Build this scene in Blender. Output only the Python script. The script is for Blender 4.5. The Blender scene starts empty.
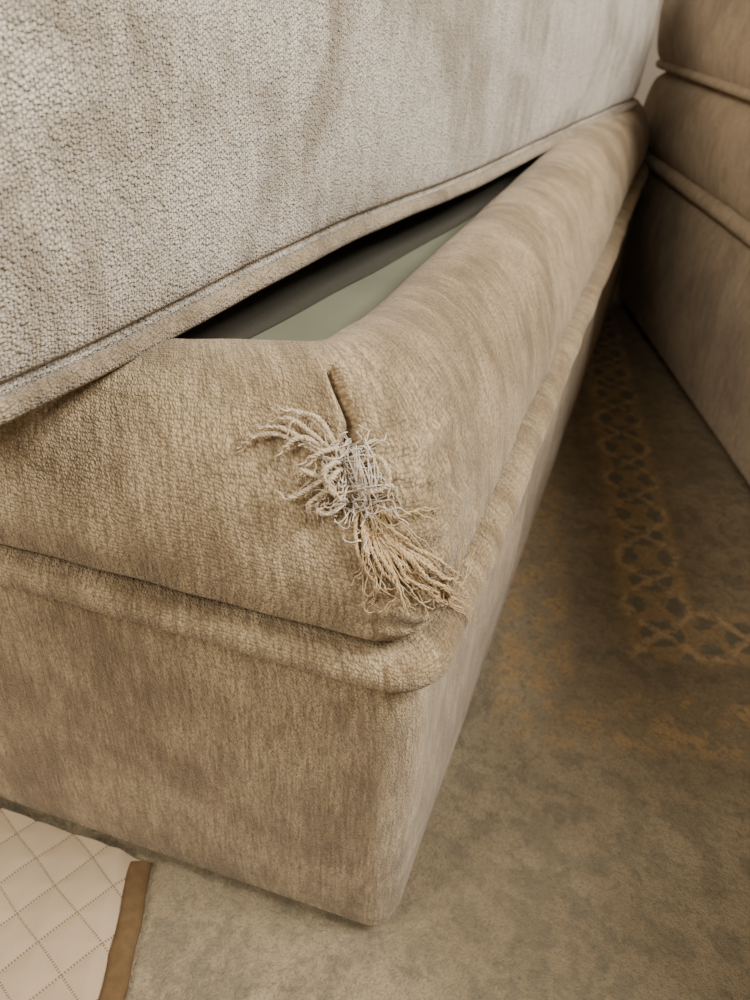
import bpy, math, random
import numpy as np
from mathutils import Vector, Matrix, noise
from mathutils.bvhtree import BVHTree
random.seed(3)
scene=bpy.context.scene
# ---------------------------------------------------------------- camera
F=780.0
down=Vector((-75,1150,780)).normalized()
Yc=Vector((345,-510,780)); Yc=(Yc-Yc.dot(down)*down).normalized()
Zc=-down
Xc=Yc.cross(Zc)
CAM=Vector((0.065,-0.254,0.515))
def cam2world(d):
    return Vector((d.dot(Xc),d.dot(Yc),d.dot(Zc)))
cd=bpy.data.cameras.new('camera'); cam=bpy.data.objects.new('camera',cd)
scene.collection.objects.link(cam); scene.camera=cam
r=cam2world(Vector((1,0,0))); u=cam2world(Vector((0,-1,0))); b=cam2world(Vector((0,0,-1)))
M=Matrix(((r.x,u.x,b.x,CAM.x),(r.y,u.y,b.y,CAM.y),(r.z,u.z,b.z,CAM.z),(0,0,0,1)))
cam.matrix_world=M
cd.sensor_fit='HORIZONTAL'; cd.sensor_width=4.087; cd.lens=4.25; cd.clip_start=0.01
cd.dof.use_dof=True; cd.dof.focus_distance=0.38; cd.dof.aperture_fstop=1.8
# ---------------------------------------------------------------- node helper
class S:
    def __init__(s,nt,k): s.nt=nt; s.k=k
    def _m(s,op,*a):
        n=s.nt.nodes.new('ShaderNodeMath'); n.operation=op
        for i,x in enumerate((s,)+a):
            if isinstance(x,S): s.nt.links.new(x.k,n.inputs[i])
            else: n.inputs[i].default_value=float(x)
        return S(s.nt,n.outputs[0])
    def __add__(s,o): return s._m('ADD',o)
    __radd__=__add__
    def __sub__(s,o): return s._m('SUBTRACT',o)
    def __rsub__(s,o): return (s*-1)+o
    def __mul__(s,o): return s._m('MULTIPLY',o)
    __rmul__=__mul__
    def __truediv__(s,o): return s._m('DIVIDE',o)
    def abs(s): return s._m('ABSOLUTE')
    def floor(s): return s._m('FLOOR')
    def sin(s): return s._m('SINE')
    def sqrt(s): return s._m('SQRT')
    def fmod(s,o): return s._m('FLOORED_MODULO',o)
    def mn(s,o): return s._m('MINIMUM',o)
    def mx(s,o): return s._m('MAXIMUM',o)
    def step(s,a,b):
        n=s.nt.nodes.new('ShaderNodeMapRange'); n.interpolation_type='SMOOTHSTEP'
        s.nt.links.new(s.k,n.inputs[0])
        if a<b: n.inputs[1].default_value=a;n.inputs[2].default_value=b;n.inputs[3].default_value=0;n.inputs[4].default_value=1
        else: n.inputs[1].default_value=b;n.inputs[2].default_value=a;n.inputs[3].default_value=1;n.inputs[4].default_value=0
        return S(s.nt,n.outputs[0])
def comb(nt,x,y,z=0.0):
    n=nt.nodes.new('ShaderNodeCombineXYZ')
    for i,v in enumerate((x,y,z)):
        if isinstance(v,S): nt.links.new(v.k,n.inputs[i])
        else: n.inputs[i].default_value=v
    return S(nt,n.outputs[0])
def sep(nt,v):
    n=nt.nodes.new('ShaderNodeSeparateXYZ'); nt.links.new(v.k,n.inputs[0])
    return [S(nt,o) for o in n.outputs]
def tnoise(nt,vec,scale,detail=3,rough=.5,dist=0.0):
    n=nt.nodes.new('ShaderNodeTexNoise'); nt.links.new(vec.k,n.inputs['Vector'])
    n.inputs['Scale'].default_value=scale;n.inputs['Detail'].default_value=detail
    n.inputs['Roughness'].default_value=rough;n.inputs['Distortion'].default_value=dist
    return S(nt,n.outputs[0])
def tvor(nt,vec,scale,rnd=1.0,feature='F1'):
    n=nt.nodes.new('ShaderNodeTexVoronoi'); n.feature=feature; nt.links.new(vec.k,n.inputs['Vector'])
    n.inputs['Scale'].default_value=scale; n.inputs['Randomness'].default_value=rnd
    return S(nt,n.outputs[0])
def mixc(nt,f,a,b,mode='MIX'):
    n=nt.nodes.new('ShaderNodeMix'); n.data_type='RGBA'; n.blend_type=mode
    if isinstance(f,S): nt.links.new(f.k,n.inputs[0])
    else: n.inputs[0].default_value=f
    for i,v in ((6,a),(7,b)):
        if isinstance(v,S): nt.links.new(v.k,n.inputs[i])
        else: n.inputs[i].default_value=(*v,1)
    return S(nt,n.outputs[2])
def newmat(name,rough=.9):
    m=bpy.data.materials.new(name); m.use_nodes=True; nt=m.node_tree
    p=nt.nodes['Principled BSDF']; p.inputs['Roughness'].default_value=rough
    p.inputs['Specular IOR Level'].default_value=.2
    return m,nt,p
def bump(nt,p,h,strength,dist):
    n=nt.nodes.new('ShaderNodeBump'); n.inputs['Strength'].default_value=strength
    n.inputs['Distance'].default_value=dist
    nt.links.new(h.k,n.inputs['Height']); nt.links.new(n.outputs[0],p.inputs['Normal'])
def texco(nt,which):
    n=nt.nodes.new('ShaderNodeTexCoord'); return S(nt,n.outputs[which])
def fabric(name,c1,c2,sheen=.5,sheentint=(1,.95,.85),cell=(.0014,.0018),wstr=.6,streak=.9,bd=.0012,cav=.6,diag=0.0,bigs=6):
    m,nt,p=newmat(name,.95)
    uv=texco(nt,'UV'); a=sep(nt,uv); U,V=a[0],a[1]
    wob=tnoise(nt,uv,25,2); wob2=tnoise(nt,comb(nt,V,U,2.0),25,2)
    Uw=U+(wob-.5)*.006+V*diag; Vw=V+(wob2-.5)*.006-U*diag
    row=(Vw/cell[1]).floor()
    w=tvor(nt,comb(nt,Uw/cell[0]+row*.5,Vw/cell[1]),1.0,.6)
    st=tnoise(nt,comb(nt,U*560,V*42),1.0,4,.65)
    st2=tnoise(nt,comb(nt,U*170,V*14,3.0),1.0,3,.6)
    fine=tnoise(nt,comb(nt,U*1800,V*1800),1.0,2)
    big=tnoise(nt,uv,bigs,4,.6,.8)
    mid=tnoise(nt,comb(nt,U*45,V*14),1.0,4,.6)
    w2=w*w
    h=(1-w2*1.6)*wstr+st*streak+fine*.25
    bump(nt,p,h,1.0,bd)
    c=mixc(nt,big.step(.40,.60),c1,c2)
    c=mixc(nt,(mid.step(.40,.68))*.5,c,tuple(min(1,x*1.3) for x in c2))
    c=mixc(nt,st2.step(.5,.32)*.45*streak,c,tuple(x*.62 for x in c1))
    c=mixc(nt,st.step(.58,.36)*.55*streak,c,tuple(x*.48 for x in c1))
    c=mixc(nt,st.step(.55,.72)*.4*streak,c,tuple(min(1,x*1.5) for x in c2))
    c=mixc(nt,w.step(.35,.75)*cav,c,tuple(x*.42 for x in c1))
    nt.links.new(c.k,p.inputs['Base Color'])
    p.inputs['Sheen Weight'].default_value=sheen
    p.inputs['Sheen Roughness'].default_value=.4
    p.inputs['Sheen Tint'].default_value=(*sheentint,1)
    return m
M_base=fabric('chenille_beige',(.285,.195,.102),(.55,.405,.23),.32,(1,.93,.82),bigs=8)
M_cush=fabric('chenille_cushion',(.40,.315,.205),(.77,.66,.505),.5,(1,.97,.93),(.0023,.0021),.9,.5,.0017,.6,.4,8)
M_welt=fabric('chenille_welt',(.27,.195,.11),(.50,.38,.235),.35,(1,.96,.9),(.0018,.0018),1.0,.4,.0014,.6,.3,8)
M_right=fabric('chenille_shade',(.40,.28,.16),(.60,.44,.265),.3,(1,.93,.83))
# ---------------------------------------------------------------- mesh helpers
def link(o,parent=None):
    scene.collection.objects.link(o)
    if parent: o.parent=parent
    return o
def empty(name):
    e=bpy.data.objects.new(name,None); scene.collection.objects.link(e); return e
def catmull(pts,n):
    out=[];N=len(pts)
    for i in range(N-1):
        p0=pts[max(i-1,0)];p1=pts[i];p2=pts[i+1];p3=pts[min(i+2,N-1)]
        for k in range(n):
            t=k/n
            out.append(tuple(.5*((2*b)+(-a+c)*t+(2*a-5*b+4*c-d)*t*t+(-a+3*b-3*c+d)*t**3) for a,b,c,d in zip(p0,p1,p2,p3)))
    out.append(tuple(pts[-1])); return out
def sstep(a,b,x):
    t=max(0,min(1,(x-a)/(b-a))); return t*t*(3-2*t)
def rrect(x0,x1,y0,y1,n,r,arc,ns):
    x0-=n;x1+=n;y0-=n;y1+=n; r=max(r,.002)
    cs=[((x1-r,y0+r),-90),((x1-r,y1-r),0),((x0+r,y1-r),90),((x0+r,y0+r),180)]
    pts=[];tags=[]
    for ci,((cx,cy),a0) in enumerate(cs):
        for k in range(arc+1):
            a=math.radians(a0+90*k/arc); pts.append((cx+r*math.cos(a),cy+r*math.sin(a))); tags.append((ci,k/arc))
        nx,na=cs[(ci+1)%4]
        ex=nx[0]+r*math.cos(math.radians(na)); ey=nx[1]+r*math.sin(math.radians(na))
        sx,sy=pts[-1]
        for k in range(1,ns):
            t=k/ns; pts.append((sx+(ex-sx)*t,sy+(ey-sy)*t)); tags.append((ci,1+t))
    return pts,tags
def loft(name,rect,prof,mat,parent,xf,arc=20,ns=60,disp=None,capb=False,capt=False,nomr=.025,linkit=True):
    rows=[];tags=None
    for (n,z,r) in prof:
        p,tags=rrect(*rect,n,r,arc,ns); rows.append([Vector((x,y,z)) for x,y in p])
    N=len(rows[0])
    nom,_=rrect(*rect,0,nomr,arc,ns)
    us=[0]
    for i in range(1,N+1):
        a=nom[i-1];b=nom[i%N]; us.append(us[-1]+math.hypot(a[0]-b[0],a[1]-b[1]))
    vs=[0]
    for i in range(1,len(prof)): vs.append(vs[-1]+math.hypot(prof[i][0]-prof[i-1][0],prof[i][1]-prof[i-1][1]))
    verts=[];faces=[];uvs=[]
    for j,row in enumerate(rows):
        for i,v in enumerate(row):
            q=v.copy()
            if disp: q=disp(q,tags[i],us[i],vs[j],prof[j])
            verts.append(xf(q))
    for j in range(len(rows)-1):
        for i in range(N):
            i2=(i+1)%N
            faces.append((j*N+i,j*N+i2,(j+1)*N+i2,(j+1)*N+i)); uvs.append(((us[i],vs[j]),(us[i+1],vs[j]),(us[i+1],vs[j+1]),(us[i],vs[j+1])))
    if not linkit: return verts,faces
    if capb: faces.append(tuple(range(N-1,-1,-1))); uvs.append(tuple((verts[k].x,verts[k].y) for k in range(N-1,-1,-1)))
    if capt:
        o=(len(rows)-1)*N; faces.append(tuple(range(o,o+N))); uvs.append(tuple((verts[k].x,verts[k].y) for k in range(o,o+N)))
    me=bpy.data.meshes.new(name); me.from_pydata([tuple(v) for v in verts],[],faces)
    ul=me.uv_layers.new(name='UVMap'); li=0
    for f in uvs:
        for c in f: ul.data[li].uv=c; li+=1
    for p in me.polygons: p.use_smooth=True
    me.materials.append(mat); me.update()
    return link(bpy.data.objects.new(name,me),parent)
def tubeprof(n,z,rn,rz,r,k=12):
    return [(n+rn*math.cos(a),z+rz*math.sin(a),r+rn*math.cos(a)) for a in [-math.pi*1.1+math.pi*2.2*i/k for i in range(k+1)]]
M_wood,nt,p=newmat('dark_wood',.5)
c=mixc(nt,tnoise(nt,texco(nt,'Object'),30,3),(.03,.018,.01),(.06,.035,.02)); nt.links.new(c.k,p.inputs['Base Color'])
def block(name,c,s,mat,parent):
    prof=[(-.002,-s[2],.004),(0,-s[2]+.001,.006),(0,s[2]-.001,.006),(-.002,s[2],.004)]
    return loft(name,(-s[0],s[0],-s[1],s[1]),prof,mat,parent,lambda v:v+Vector(c),arc=3,ns=1,capb=True,capt=True)
ZR=-.008   # top of the rug
# ---------------------------------------------------------------- tear chart: (a,b) chart coordinates -> world points on the seat corner
anchors=[((335,378),(-.052,.035,.367)),((355,435),(-.036,.019,.351)),((245,448),(-.080,.003,.341)),((275,425),(-.070,.011,.352)),
((300,412),(-.061,.017,.357)),((330,450),(-.044,.010,.346)),((300,500),(-.052,-.002,.326)),((345,470),(-.036,.008,.340)),((370,490),(-.024,.009,.332)),
((360,540),(-.024,-.001,.313)),((365,600),(-.018,-.008,.286)),((400,560),(-.007,.004,.303)),((430,570),(.005,.013,.295)),((435,480),(-.003,.035,.328)),((410,520),(-.007,.014,.318)),((470,602),(.022,.030,.262))]
AA=[];BB=[]
for (a,b),w3 in anchors:
    a=(a-360)/60;b=(b-490)/60; AA.append([1,a,b,a*a,a*b,b*b]); BB.append(w3)
COEF=np.linalg.lstsq(np.array(AA),np.array(BB),rcond=None)[0]
def chart(a,b):
    a=(a-360)/60;b=(b-490)/60
    return Vector(np.array([1,a,b,a*a,a*b,b*b])@COEF)
def pdist(p,line):
    best=9
    for i in range(len(line)-1):
        a,b=line[i],line[i+1]; ab=b-a; t=max(0,min(1,(p-a).dot(ab)/ab.dot(ab)))
        best=min(best,(p-a-ab*t).length)
    return best
# ---------------------------------------------------------------- torn sofa
SH=.049
def xfA(v): return Vector((v.x,v.y+SH*v.x,v.z))
RA=(-.80,.010,0,1.375)
RB=(-.80,.000,0,1.375)
sofa=empty('sofa')
def dA(q,tag,u,v,pr):
    k=sstep(.0,.05,q.z)
    f=(noise.noise(Vector((q.x*9,q.y*9,q.z*9)))*.0038+noise.noise(Vector((q.x*30,q.y*30,q.z*18+5)))*.0014)*k
    d=Vector((1 if q.x>-.02 else 0,-1 if q.y<.02 else 0,.3))
    return q+d*f
base=catmull([(-.06,.001,.010),(-.008,.0015,.014),(-.001,.008,.018),(.001,.03,.020),(.003,.12,.021),(.002,.19,.021),(-.002,.225,.022),(-.012,.2365,.022)],5)
loft('base_front',RA,base,M_base,sofa,xfA,disp=dA,capb=True)
bandp=catmull([(-.02,.2345,.024),(-.006,.2345,.024),(.003,.2335,.026),(.0090,.2350,.027),(.0125,.2405,.028),(.0115,.2475,.028),(.0065,.2530,.026),(-.002,.2545,.024),(-.010,.2530,.024),(-.02,.2525,.024)],4)
band=loft('welt_band',RA,bandp,M_base,sofa,xfA,disp=dA)
for i,(x,y) in enumerate(((-.06,.08),(-.7,.08),(-.06,1.28),(-.7,1.28))): block('leg_%d'%(i+1),(x,y,ZR/2+.0005),(.03,.03,-ZR/2+.0004),M_wood,sofa)
blk=catmull([(-.02,.252,.02),(-.010,.2550,.022),(.0005,.2590,.024),(.008,.2655,.024),(.011,.280,.024),(.008,.30,.026),(-.001,.325,.027),(-.013,.345,.026),(-.030,.358,.022),(-.050,.363,.018),(-.068,.360,.012),(-.082,.350,.008),(-.089,.335,.006),(-.090,.315,.004)],11)
slit=None
def dB(q,tag,u,v,pr):
    q=dA(q,tag,u,v,pr)
    g=math.exp(-((q.x+.05)**2+(q.y-.07)**2)/(.06**2))
    q.z+=.011*g*sstep(.31,.35,q.z)
    q.z-=.004*sstep(-.11,-.16,q.x)*sstep(.32,.35,q.z)*(1 if q.y<.1 else 0)
    if tag[0]==0 or tag[0]==3:
        near=math.hypot(q.x,q.y)
        if near<.12:
            P3=xfA(q)
            inn=Vector((-.45,.6,-.66)).normalized()
            rr=sstep(.004,.02,q.x+.03)*sstep(.25,.28,q.z)*sstep(.37,.345,q.z)*sstep(.11,.05,near)
            q=q+Vector((.8,-.3,.3))*(.0015*math.sin(q.z*520+noise.noise(P3*45)*4+q.y*120)*rr)
            lump=math.exp(-((P3-Vector((.004,.03,.31))).length/.03)**2)
            q=q+Vector((.7,-.2,.3))*.004*lump
            if slit:
                ds=pdist(P3,slit); dh=pdist(P3,hole); dd=(P3-dimple).length
                q=q+inn*(.0075*math.exp(-(ds/.0018)**2)-.0012*math.exp(-((ds-.006)/.004)**2))
                q=q+inn*(.0065*math.exp(-(dh/.0055)**2)*(1+.5*noise.noise(P3*300)))
                q=q+inn*(.0060*math.exp(-(dd/.012)**2))
    return q
tv,tf=loft('tmp',RB,blk,M_base,None,xfA,arc=60,ns=160,disp=dB,linkit=False)
b0=BVHTree.FromPolygons(tv,tf)
slit=[b0.find_nearest(chart(*p))[0] for p in ((331,370),(338,390),(346,410),(353,428),(353,448))]
hole=[b0.find_nearest(chart(*p))[0] for p in ((352,446),(347,468),(356,490),(368,512),(378,535))]
dimple=b0.find_nearest(chart(332,525))[0]
seat=loft('seat_roll',RB,blk,M_base,sofa,xfA,arc=60,ns=160,disp=dB)
# deck
M_deck,nt,p=newmat('deck_lining',.55)
oc=texco(nt,'Object'); nn=tnoise(nt,oc,12,3)
c=mixc(nt,nn,(.16,.155,.10),(.225,.22,.145)); nt.links.new(c.k,p.inputs['Base Color'])
bump(nt,p,tnoise(nt,oc,900,2),.2,.0004)
M_cshadow,nt,p=newmat('cushion_shadow_strip',.95)  # dark colour standing in for the deep shade under the cushion edge
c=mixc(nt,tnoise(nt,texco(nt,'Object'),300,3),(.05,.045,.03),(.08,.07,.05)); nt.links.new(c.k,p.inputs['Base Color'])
def deckmesh(name,xa,xb,dz,mat):
    vs=[];fs=[];nx,ny=40,60
    for j in range(ny+1):
        for i in range(nx+1):
            y=.080+(1.30-.080)*j/ny
            x=xa+(xb(y)-xa)*i/nx
            s=(x+.72)/.64
            z=.322-.012*math.sin(math.pi*s)*math.sin(math.pi*j/ny)+.002*noise.noise(Vector((x*12,y*12,0)))+dz
            vs.append(tuple(xfA(Vector((x,y,z)))))
    for j in range(ny):
        for i in range(nx):
            a=j*(nx+1)+i; fs.append((a,a+1,a+nx+2,a+nx+1))
    me=bpy.data.meshes.new(name); me.from_pydata(vs,[],fs); me.materials.append(mat)
    for p_ in me.polygons:p_.use_smooth=True
    link(bpy.data.objects.new(name,me),sofa)
deckmesh('deck',-.72,lambda y:-.080,0,M_deck)
deckmesh('cushion_shadow_strip',-.70,lambda y:min(-.104,-.178+.135*y),.0015,M_cshadow)  # added dark sheet over the deck, painted shadow along the cushion edge
# seat cushion
cy=Vector((.1137,.9935,0)).normalized(); cx=Vector((cy.y,-cy.x,0)); C0=Vector((-.173,-.065,0))
def xfC(v): return C0+cx*v.x+cy*v.y+Vector((0,0,v.z))
RC=(-.58,0,0,1.306)
cprof=catmull([(-.22,.340,.03),(-.10,.341,.03),(-.045,.349,.03),(-.012,.359,.03),(-.002,.366,.03),(-.0015,.3720,.03),(.004,.379,.032),(.008,.41,.033),(.010,.46,.032),(.007,.51,.031),(.003,.545,.03),(-.002,.558,.03),(-.03,.577,.03),(-.12,.592,.03),(-.22,.597,.02)],5)
def dC(q,tag,u,v,pr):
    f=noise.noise(Vector((q.x*5,q.y*5,q.z*7)))*.005+noise.noise(Vector((q.x*14,q.y*14,q.z*14+5)))*.002
    g=math.exp(-((q.y-.28)/.14)**2)*.006*sstep(.45,.37,q.z)
    return q+Vector((f,0,g-.004*sstep(.45,.37,q.z)))
loft('seat_cushion',RC,cprof,M_cush,sofa,xfC,disp=dC,capb=True,capt=True)
loft('cushion_welt_bottom',RC,tubeprof(.0045,.3645,.0055,.0055,.032,14),M_welt,sofa,xfC,disp=dC)
loft('cushion_welt_top',RC,tubeprof(.003,.563,.0052,.0052,.03,12),M_welt,sofa,xfC,disp=dC)
bprof=catmull([(-.05,.003,.03),(0,.01,.04),(.004,.2,.04),(.01,.5,.05),(.005,.72,.05),(-.02,.76,.05),(-.07,.77,.03)],5)
loft('backrest',(-1.02,-.815,0,1.375),bprof,M_base,sofa,xfA,capb=True,capt=True,arc=8,ns=20)
# ---------------------------------------------------------------- tear: backing strip, yarn, fibres
V_=[v.co.copy() for v in seat.data.vertices]; P_=[tuple(p.vertices) for p in seat.data.polygons]; o_=len(V_)
V_+=[v.co.copy() for v in band.data.vertices]; P_+=[tuple(k+o_ for k in p.vertices) for p in band.data.polygons]
bv=BVHTree.FromPolygons(V_,P_)
OUT=Vector((.45,-.6,.66)).normalized()
def surf(a,b,h=0.0):
    p=chart(a,b); co,nrm,_,_=bv.ray_cast(p+OUT*.06,-OUT,.12)
    if co is None: co,nrm,_,_=bv.find_nearest(p)
    if nrm.dot(OUT)<0: nrm=-nrm
    nrm=(nrm+OUT*1.2).normalized()
    return co+nrm*h
def thread_mat(name,c1,c2,sc=900):
    m,nt,p=newmat(name,.8)
    c=mixc(nt,tnoise(nt,texco(nt,'Object'),sc,2).step(.3,.7),c1,c2); nt.links.new(c.k,p.inputs['Base Color'])
    p.inputs['Sheen Weight'].default_value=.15
    return m
M_y1=thread_mat('yarn_cream',(.43,.32,.19),(.70,.56,.38))
M_y2=thread_mat('yarn_gold',(.38,.25,.115),(.64,.47,.26))
M_w=thread_mat('fibre_white',(.56,.46,.34),(.82,.73,.61))
M_back=thread_mat('torn_backing',(.20,.14,.08),(.55,.45,.33),500)
def curves(name,lines,mat,depth):
    cu=bpy.data.curves.new(name,'CURVE'); cu.dimensions='3D'; cu.bevel_depth=depth; cu.bevel_resolution=1; cu.use_fill_caps=True
    for pts in lines:
        s=cu.splines.new('POLY'); s.points.add(len(pts)-1)
        for i,(p,rad) in enumerate(pts):
            s.points[i].co=(*p,1); s.points[i].radius=rad
    cu.materials.append(mat)
    o=link(bpy.data.objects.new(name,cu),sofa); return o
def rn(s): return random.gauss(0,s)
def smooth(c,it=4):
    for _ in range(it):
        c=[c[0]]+[(c[i-1]+c[i]*2+c[i+1])/4 for i in range(1,len(c)-1)]+[c[-1]]
    return c
def path3(poly,hs,n=7):
    q=[tuple(p)+(h,) for p,h in zip(poly,hs)]
    return smooth([surf(a,b,h) for a,b,h in catmull(q,n)])
def plied(poly,hs,strands,orad,srad,out,fray=.3,pitch=.0045):
    c=path3(poly,hs,9); n=len(c); ph=random.random()*6
    L_=0;ls=[0]
    for i in range(1,n): L_+=(c[i]-c[i-1]).length; ls.append(L_)
    for k in range(strands):
        pts=[]; spread=Vector((rn(1),rn(1),rn(1)))*.0022
        for i in range(n):
            t=i/(n-1); tg=(c[min(i+1,n-1)]-c[max(i-1,0)]).normalized()
            s1=tg.cross(OUT).normalized(); s2=tg.cross(s1)
            a=ph+k*2*math.pi/strands+ls[i]/pitch*2*math.pi
            fr=sstep(1-fray,1,t)
            p=c[i]+(s1*math.cos(a)+s2*math.sin(a))*orad*(1-.3*fr)+spread*fr+Vector((rn(1),rn(1),rn(1)))*.00012
            pts.append((p,(1-.55*fr)))
        out.append(pts)
def fuzz(poly,hs,count,length,out):
    c=path3(poly,hs,9)
    for _ in range(count):
        i=random.randrange(len(c)); p=c[i]+Vector((rn(1),rn(1),rn(1)))*.0008
        d=Vector((rn(1),rn(1),rn(1))).normalized(); pts=[]
        for k in range(6):
            pts.append((p.copy(),1-.12*k)); d=(d+Vector((rn(1),rn(1),rn(1)))*.45).normalized(); p=p+d*length/6
        out.append(pts)
Y1=[];Y2=[];W=[];FZ1=[];FZ2=[]
tassels=[([(340,456),(320,428),(298,411),(274,406)],(.001,.004,.006,.006)),
([(338,458),(314,436),(292,420),(270,418)],(.001,.004,.006,.004)),
([(335,460),(306,442),(284,429),(256,427)],(.001,.004,.006,.005)),
([(332,462),(302,444),(276,434),(252,437),(236,452)],(.001,.003,.005,.004,.003)),
([(330,454),(308,440),(292,446),(284,462)],(.001,.005,.006,.004)),
([(336,450),(326,430),(312,416),(298,419),(291,432)],(.001,.004,.006,.006,.005)),
([(345,475),(325,482),(306,494),(292,500),(286,492)],(.001,.003,.005,.005,.006)),
([(350,485),(330,492),(312,506),(320,516)],(.001,.004,.005,.004)),
([(342,480),(322,478),(306,472),(296,480)],(.001,.004,.006,.004)),
([(345,458),(335,452),(320,458),(308,470)],(.001,.004,.006,.004)),
([(355,470),(370,462),(382,478),(380,498)],(.001,.004,.005,.003)),
([(350,496),(338,512),(322,510),(328,494)],(.001,.004,.006,.005)),
([(350,468),(338,474),(330,486),(340,498),(352,494)],(.001,.005,.007,.006,.003)),
([(358,488),(372,494),(384,490),(392,500)],(.001,.004,.005,.004)),
([(348,462),(334,466),(326,476),(332,488)],(.001,.006,.008,.006))]
for pl,hs in tassels:
    plied(pl,hs,3,.0007,.0005,Y1,.35); fuzz(pl,hs,40,.0035,FZ1)
fr=[([(362,500),(356,530),(360,560),(372,584),(362,608)],(.001,.003,.003,.003,.003)),
([(364,505),(360,535),(366,560),(358,584)],(.001,.003,.004,.003)),
([(368,508),(366,540),(376,570),(390,592),(376,610)],(.001,.003,.004,.004,.003)),
([(372,512),(378,545),(390,578),(396,606)],(.001,.003,.004,.003)),
([(375,515),(390,545),(414,572),(450,590),(496,614)],(.001,.004,.006,.007,.006)),
([(376,518),(392,550),(416,576),(452,594),(488,616)],(.001,.004,.006,.007,.006)),
([(377,520),(394,552),(420,578),(452,592),(484,602)],(.001,.004,.006,.006,.005)),
([(376,516),(394,548),(418,566),(448,574),(470,545)],(.001,.004,.006,.007,.008)),
([(378,518),(398,540),(422,558),(450,570),(476,578)],(.001,.004,.005,.006,.006)),
([(372,520),(386,556),(404,582),(428,594),(456,600)],(.001,.004,.004,.004,.004)),
([(378,512),(392,520),(408,512),(422,517)],(.001,.003,.004,.003)),
([(370,520),(376,556),(394,580),(420,592)],(.001,.004,.004,.004)),
([(380,528),(404,552),(432,574),(462,594)],(.001,.004,.005,.005))]
for pl,hs in fr:
    pl=[(a+rn(1.5),b+rn(1.5)) for a,b in pl]
    plied(pl,hs,3,.00055,.0004,Y2,.5,.006); fuzz(pl,hs,30,.004,FZ2)
for k in range(70):
    t=random.random()**1.1; a0=362+20*random.random(); b0=500+40*random.random()
    q=random.random()**.5
    ea=360+92*t+rn(8); eb=600-8*t+rn(10)
    ea=a0+(ea-a0)*q; eb=b0+(eb-b0)*q
    ma=(a0+ea)/2+rn(5)-3; mb=(b0+eb)/2+rn(5)+4
    c=path3([(a0,b0),(ma,mb),(ea,eb),(ea+rn(7),eb+rn(6))],(.001,.002+.003*random.random(),.002+.003*random.random(),.003),7)
    Y2.append([(p+Vector((rn(1),rn(1),rn(1)))*.0002,.6) for p in c])
spine=[(345,452),(344,472),(354,492),(366,512),(376,530)]
for k in range(165):
    i=random.random()**1.2*(len(spine)-1.001); j=int(i); f=i-j
    a=spine[j][0]*(1-f)+spine[j+1][0]*f+rn(11); b=spine[j][1]*(1-f)+spine[j+1][1]*f+rn(9)
    an=random.random()*6.28; pts=[]; h=.001; n=random.randint(8,15)
    for s_ in range(n):
        pts.append(surf(a,b,h)); an+=rn(.6); a+=math.cos(an)*2.4; b+=math.sin(an)*2.4; h=max(.0005,min(.006,h+rn(.0008)+.0003))
    W.append([(p,1.0) for p in smooth(pts,2)])
for k in range(16):
    a=352+rn(6); b=448+rn(3); pts=[]
    for s_ in range(16):
        pts.append(surf(a+rn(.3),b,.002+.003*math.sin(s_/5))); a+=.9+rn(.5)+.7*math.sin(s_*.4+k); b+=3.6
    W.append([(p,1.1) for p in smooth(pts,2)])
for st_ in ((428,500),(436,478),(400,512),(385,470)):
    a,b=st_; pts=[]; an=-1.2+rn(.3); h=.002
    for s_ in range(14):
        pts.append((surf(a,b,h),.8)); an+=rn(.35); a+=math.cos(an)*2.0; b+=math.sin(an)*2.0; h+=.0003
    FZ1.append(pts)
curves('torn_yarn_tassels',Y1,M_y1,.00060)
curves('torn_yarn_fringe',Y2,M_y2,.00046)
curves('torn_fibres',W,M_w,.00024)
curves('torn_fuzz',FZ1,M_y1,.00012)
curves('torn_fringe_fuzz',FZ2,M_y2,.00012)
cl=catmull([(352,440,2),(349,455,7),(347,472,9),(356,492,10),(368,512,9),(378,530,6),(383,542,1)],6)
vs=[];fs=[]
for (a,b,w_) in cl:
    for k in range(9):
        t=(k/8-.5)*2; ww=w_*(1+.35*noise.noise(Vector((a*.3,b*.3,k))))
        vs.append(tuple(surf(a+t*ww,b-t*ww*.3,.0005+.0006*noise.noise(Vector((a,b,k))))))
for j in range(len(cl)-1):
    for k in range(8):
        i0=j*9+k; fs.append((i0,i0+1,i0+10,i0+9))
me=bpy.data.meshes.new('torn_backing'); me.from_pydata(vs,[],fs); me.materials.append(M_back)
for p_ in me.polygons:p_.use_smooth=True
link(bpy.data.objects.new('torn_backing',me),sofa)
# ---------------------------------------------------------------- right sofa
sofa2=empty('sofa.001')
L=Vector((.325,-.946,0)).normalized(); Pp=Vector((-L.y,L.x,0)); A=Vector((-.012,1.445,0))
def xfR(v): return A+Pp*v.x+L*(-v.y)+Vector((0,0,v.z))
RR=(0,.8,-1.55,0)
def dR(q,tag,u,v,pr):
    k=sstep(.0,.05,q.z)
    f=(noise.noise(Vector((q.x*9+3,q.y*7,q.z*9)))*.006+noise.noise(Vector((q.x*25,q.y*22,q.z*18+5)))*.002)*k
    return q+Vector((-1 if q.x<.1 else 0,0,.3))*f
loft('base_front',RR,catmull([(-.06,.006,.02),(-.008,.006,.02),(0,.016,.02),(.003,.12,.02),(.001,.22,.02),(-.005,.25,.02)],5),M_right,sofa2,xfR,capb=True,disp=dR,arc=8)
loft('welt_band',RR,tubeprof(-.001,.257,.012,.012,.02,14),M_right,sofa2,xfR,arc=8,disp=dR)
loft('seat_roll',RR,catmull([(-.02,.262,.02),(-.002,.268,.02),(.007,.29,.02),(.009,.33,.02),(.006,.37,.02),(-.004,.390,.02),(-.03,.400,.02),(-.15,.40,.02)],5),M_right,sofa2,xfR,capt=True,arc=8,disp=dR)
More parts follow.
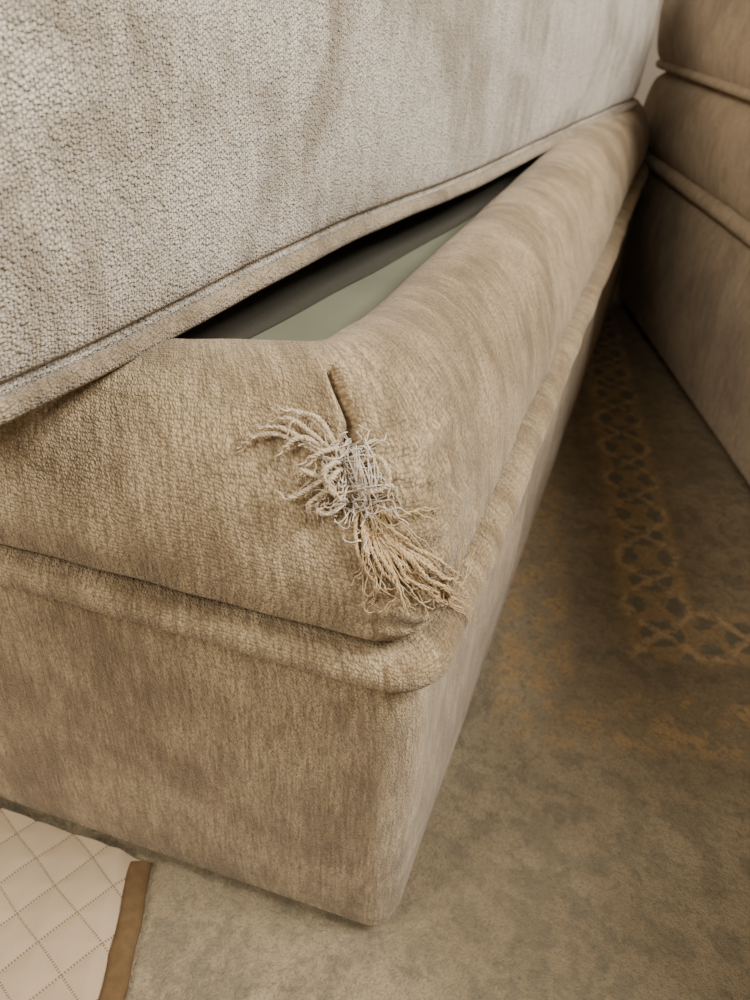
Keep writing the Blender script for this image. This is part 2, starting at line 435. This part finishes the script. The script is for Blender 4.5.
loft('seat_cushion',RR,catmull([(-.06,.402,.02),(-.010,.404,.02),(.002,.412,.02),(.010,.44,.02),(.012,.49,.02),(.006,.55,.02),(-.02,.585,.02),(-.15,.60,.02)],5),M_right,sofa2,xfR,capt=True,capb=True,arc=8,disp=dR)
loft('cushion_welt',RR,tubeprof(.001,.405,.007,.007,.02,10),M_right,sofa2,xfR,arc=8,disp=dR)
loft('backrest',(.815,1.02,-1.55,0),bprof,M_right,sofa2,xfR,capb=True,capt=True,arc=8,ns=20)
for i,(x,y) in enumerate(((.06,-.06),(.72,-.06),(.06,-1.48),(.72,-1.48))):
    c0=xfR(Vector((x,y,(ZR+.006)/2+.0004))); block('leg_%d'%(i+1),tuple(c0),(.025,.025,(.006-ZR)/2),M_wood,sofa2)
# ---------------------------------------------------------------- rug
M_rug,nt,p=newmat('oriental_rug',.95)
oc=texco(nt,'Object'); a=sep(nt,oc); X,Y=a[0],a[1]
a1,a2=math.radians(11),math.radians(18)
warp=tnoise(nt,oc,60,3,.6); warp2=tnoise(nt,comb(nt,Y,X,3.1),60,3,.6)
ox,oy=.162,.380
u_=((X-ox)*math.cos(a1)+(Y-oy)*math.sin(a1)+(warp-.5)*.018)*.80
v_=((Y-oy)*math.cos(a2)-(X-ox)*math.sin(a2)+(warp2-.5)*.018)*.80
def border(u,v):
    P=.066
    m=((v+P*.5).fmod(P)-P*.5)/.0160
    uu=u/.0185
    d=(m*m+uu*uu).sqrt()
    oval=d.step(1.1,.85)-d.step(.40,.2)*.5
    m2=(v.fmod(P)-P*.5)/.014
    d2=((u.abs()-.015-m2.abs()*.004)/.0085); d2=(d2*d2+m2*m2).sqrt()
    leaf=d2.step(1.05,.8)
    dark=oval.mx(leaf)
    s=(v*(math.pi/P)).sin()*.026
    line=((u.abs()-s.abs()).abs()).step(.0075,.002)
    inb=(u.abs()).step(.034,.024)
    return dark*inb,line*inb,inb
g1=v_.step(-.034,-.024); g2=u_.step(-.034,-.024)
d1,l1,b1=border(u_,v_); d2,l2,b2=border(v_,u_)
b1=b1*g1; b2=b2*g2
dark=(d1*g1).mx(d2*g2*(1-b1)); line=(l1*g1).mx(l2*g2*(1-b1)); inb=b1.mx(b2)
big=tnoise(nt,oc,5,4,.6,.2); med=tnoise(nt,oc,38,4,.65,.3); fine=tnoise(nt,oc,650,3,.7)
wear=tnoise(nt,oc,90,5,.7,.2); tex=tnoise(nt,oc,220,3,.6)
vo=tvor(nt,comb(nt,X+(warp-.5)*.05,Y+(warp2-.5)*.05),22,.9,'DISTANCE_TO_EDGE')
c=mixc(nt,big.step(.35,.65),(.29,.22,.128),(.395,.31,.185))
c=mixc(nt,med.step(.47,.60)*.55,c,(.185,.155,.10))
c=mixc(nt,med.step(.42,.30)*.4,c,(.46,.355,.215))
c=mixc(nt,vo.step(.10,.02)*wear.step(.45,.6)*.45,c,(.14,.125,.085))
ochre=(.56,.36,.16)
c=mixc(nt,inb*.6*wear.step(.3,.6),c,ochre)
c=mixc(nt,dark*wear.step(.26,.48)*.85,c,(.165,.16,.12))
c=mixc(nt,line*wear.step(.38,.55)*.75,c,(.66,.45,.23))
sec=((u_+.10).abs().step(.035,.02)*(v_.step(-.13,-.09))).mx((v_+.09).abs().step(.035,.02)*(u_.step(-.13,-.09)))
c=mixc(nt,sec*med.step(.44,.58)*wear.step(.36,.5)*.75,c,ochre)
c=mixc(nt,tex.step(.45,.65)*.3,c,(.16,.125,.08))
c=mixc(nt,fine.step(.42,.68)*.45,c,(.13,.10,.063))
nt.links.new(c.k,p.inputs['Base Color'])
bump(nt,p,fine*.9+wear*.5+tex*.7,.9,.0025)
def slab(name,x0,x1,y0,y1,z0,z1,mat,r=.01):
    prof=[(-.004,z0,r),(0,z0+.002,r),(0,z1-.002,r),(-.003,z1,r)]
    return loft(name,(x0,x1,y0,y1),prof,mat,None,lambda v:v,arc=4,ns=4,capb=True,capt=True)
slab('rug',-1.3,1.9,-1.6,2.3,ZR-.008,ZR,M_rug)
M_floor,nt,p=newmat('wood_floor',.4)
oc=texco(nt,'Object'); a=sep(nt,oc)
g=tnoise(nt,comb(nt,a[0]*3,a[1]*40),1,4); gap=(a[1].fmod(.12)).step(.004,.002)
c=mixc(nt,g,(.20,.11,.055),(.32,.19,.10)); c=mixc(nt,gap,c,(.03,.02,.01)); nt.links.new(c.k,p.inputs['Base Color'])
slab('floor',-2.6,3.2,-3.2,3.2,-.06,ZR-.008,M_floor)
M_wall,nt,p=newmat('wall_paint',.9)
c=mixc(nt,tnoise(nt,texco(nt,'Object'),3,2),(.46,.40,.30),(.52,.46,.35)); nt.links.new(c.k,p.inputs['Base Color'])
slab('wall_back',-2.6,3.2,3.0,3.1,ZR-.008,2.6,M_wall)
# ---------------------------------------------------------------- quilt
QP=.038
M_q,nt,p=newmat('quilt_satin',.75)
uv=texco(nt,'UV'); a=sep(nt,uv); fa=(a[0]+a[1])/QP; fb=(a[0]-a[1])/QP
def near(f): return ((f+.5).fmod(1.0)-.5).abs().step(.035,.022)
def dash(f): return (f*14).fmod(1.0).step(.45,.6)
stc=(near(fa)*dash(fb)).mx(near(fb)*dash(fa))
c=mixc(nt,tnoise(nt,texco(nt,'Object'),14,3),(.35,.25,.15),(.45,.335,.21))
c=mixc(nt,stc*.85,c,(.12,.075,.04)); nt.links.new(c.k,p.inputs['Base Color'])
p.inputs['Sheen Weight'].default_value=.1
bump(nt,p,tnoise(nt,texco(nt,'Object'),600,3),.5,.0006)
M_bind,nt,p=newmat('quilt_binding',.8)
c=mixc(nt,tnoise(nt,texco(nt,'Object'),160,3),(.075,.042,.017),(.15,.088,.036)); nt.links.new(c.k,p.inputs['Base Color'])
bump(nt,p,tnoise(nt,texco(nt,'Object'),700,3),.5,.0006)
quilt=empty('quilted_blanket')
ed=Vector((.034,-.081,0)).normalized()
en=Vector((ed.y,-ed.x,0))
if en.x>0: en=-en
Q0=Vector((-.163,-.010,0))
def lift(s,t): return .003*noise.noise(Vector((s*9,t*9,4)))+.003*sstep(0,.15,t)*sstep(0,.1,s)
def qx(s,t,z):
    p_=Q0+ed*s+en*t; return Vector((p_.x,p_.y,z+ZR))
def s0(t):
    y0=Q0.y+en.y*t; x0=Q0.x+en.x*t
    return (SH*x0-.004-y0)/(ed.y-SH*ed.x)
def qh(s,t):
    a=(s+t)/QP; b_=(s-t)/QP
    f=min(abs(math.sin(math.pi*a)),abs(math.sin(math.pi*b_)))
    h=.0065+.0024*f**.6+.0022*noise.noise(Vector((s*30,t*30,1)))
    k=sstep(.009,.022,t)
    return .0035*(1-k)+h*k+max(0,lift(s,t))*k
vs=[];fs=[];uvl=[];ns_,nt_=240,280
for j in range(nt_+1):
    t=.006+.5*j/nt_; st0=s0(t)
    for i in range(ns_+1):
        s=st0+.42*i/ns_
        vs.append(tuple(qx(s,t,qh(s,t)))); uvl.append((s+.0015*noise.noise(Vector((s*25,t*25,7))),t+.0015*noise.noise(Vector((s*25,t*25,9)))))
for j in range(nt_):
    for i in range(ns_):
        a=j*(ns_+1)+i; fs.append((a,a+1,a+ns_+2,a+ns_+1))
me=bpy.data.meshes.new('quilt_top'); me.from_pydata(vs,[],fs); me.materials.append(M_q)
ul=me.uv_layers.new(name='UVMap')
for l_ in me.loops: ul.data[l_.index].uv=uvl[l_.vertex_index]
for p_ in me.polygons:p_.use_smooth=True
link(bpy.data.objects.new('quilt_top',me),quilt)
vs=[];fs=[]
bp=[(-.001,.0005),(-.0026,.002),(-.0022,.0046),(.001,.0062),(.005,.0068),(.009,.0070),(.0112,.0066),(.0124,.0050),(.0130,.003)]
K=len(bp)-1
for i in range(ns_+1):
    s=s0(0)+.42*i/ns_; w=.0014*noise.noise(Vector((s*35,0,0)))
    for k in range(K+1):
        vs.append(tuple(qx(s,bp[k][0]+w,bp[k][1]+(.0009*noise.noise(Vector((s*90,k*.6,0))) if k else 0))))
for i in range(ns_):
    for k in range(K):
        a=i*(K+1)+k; fs.append((a,a+K+1,a+K+2,a+1))
me=bpy.data.meshes.new('binding'); me.from_pydata(vs,[],fs); me.materials.append(M_bind)
for p_ in me.polygons:p_.use_smooth=True
link(bpy.data.objects.new('binding',me),quilt)
# ---------------------------------------------------------------- lights
w=bpy.data.worlds.new('world'); scene.world=w; w.use_nodes=True
bg=w.node_tree.nodes['Background']; bg.inputs[0].default_value=(1,.94,.85,1); bg.inputs[1].default_value=.27
def area(name,loc,tgt,size,power,col):
    l=bpy.data.lights.new(name,'AREA'); l.size=size; l.energy=power; l.color=col
    o=bpy.data.objects.new(name,l); scene.collection.objects.link(o); o.location=loc
    o.rotation_euler=(Vector(tgt)-Vector(loc)).to_track_quat('-Z','Y').to_euler()
area('window_light',(1.65,.15,2.3),(0,.4,.2),.9,145,(1,.98,.95))
area('room_light',(-1.1,-1.7,2.1),(0,.2,.2),1.0,55,(1,.94,.85))
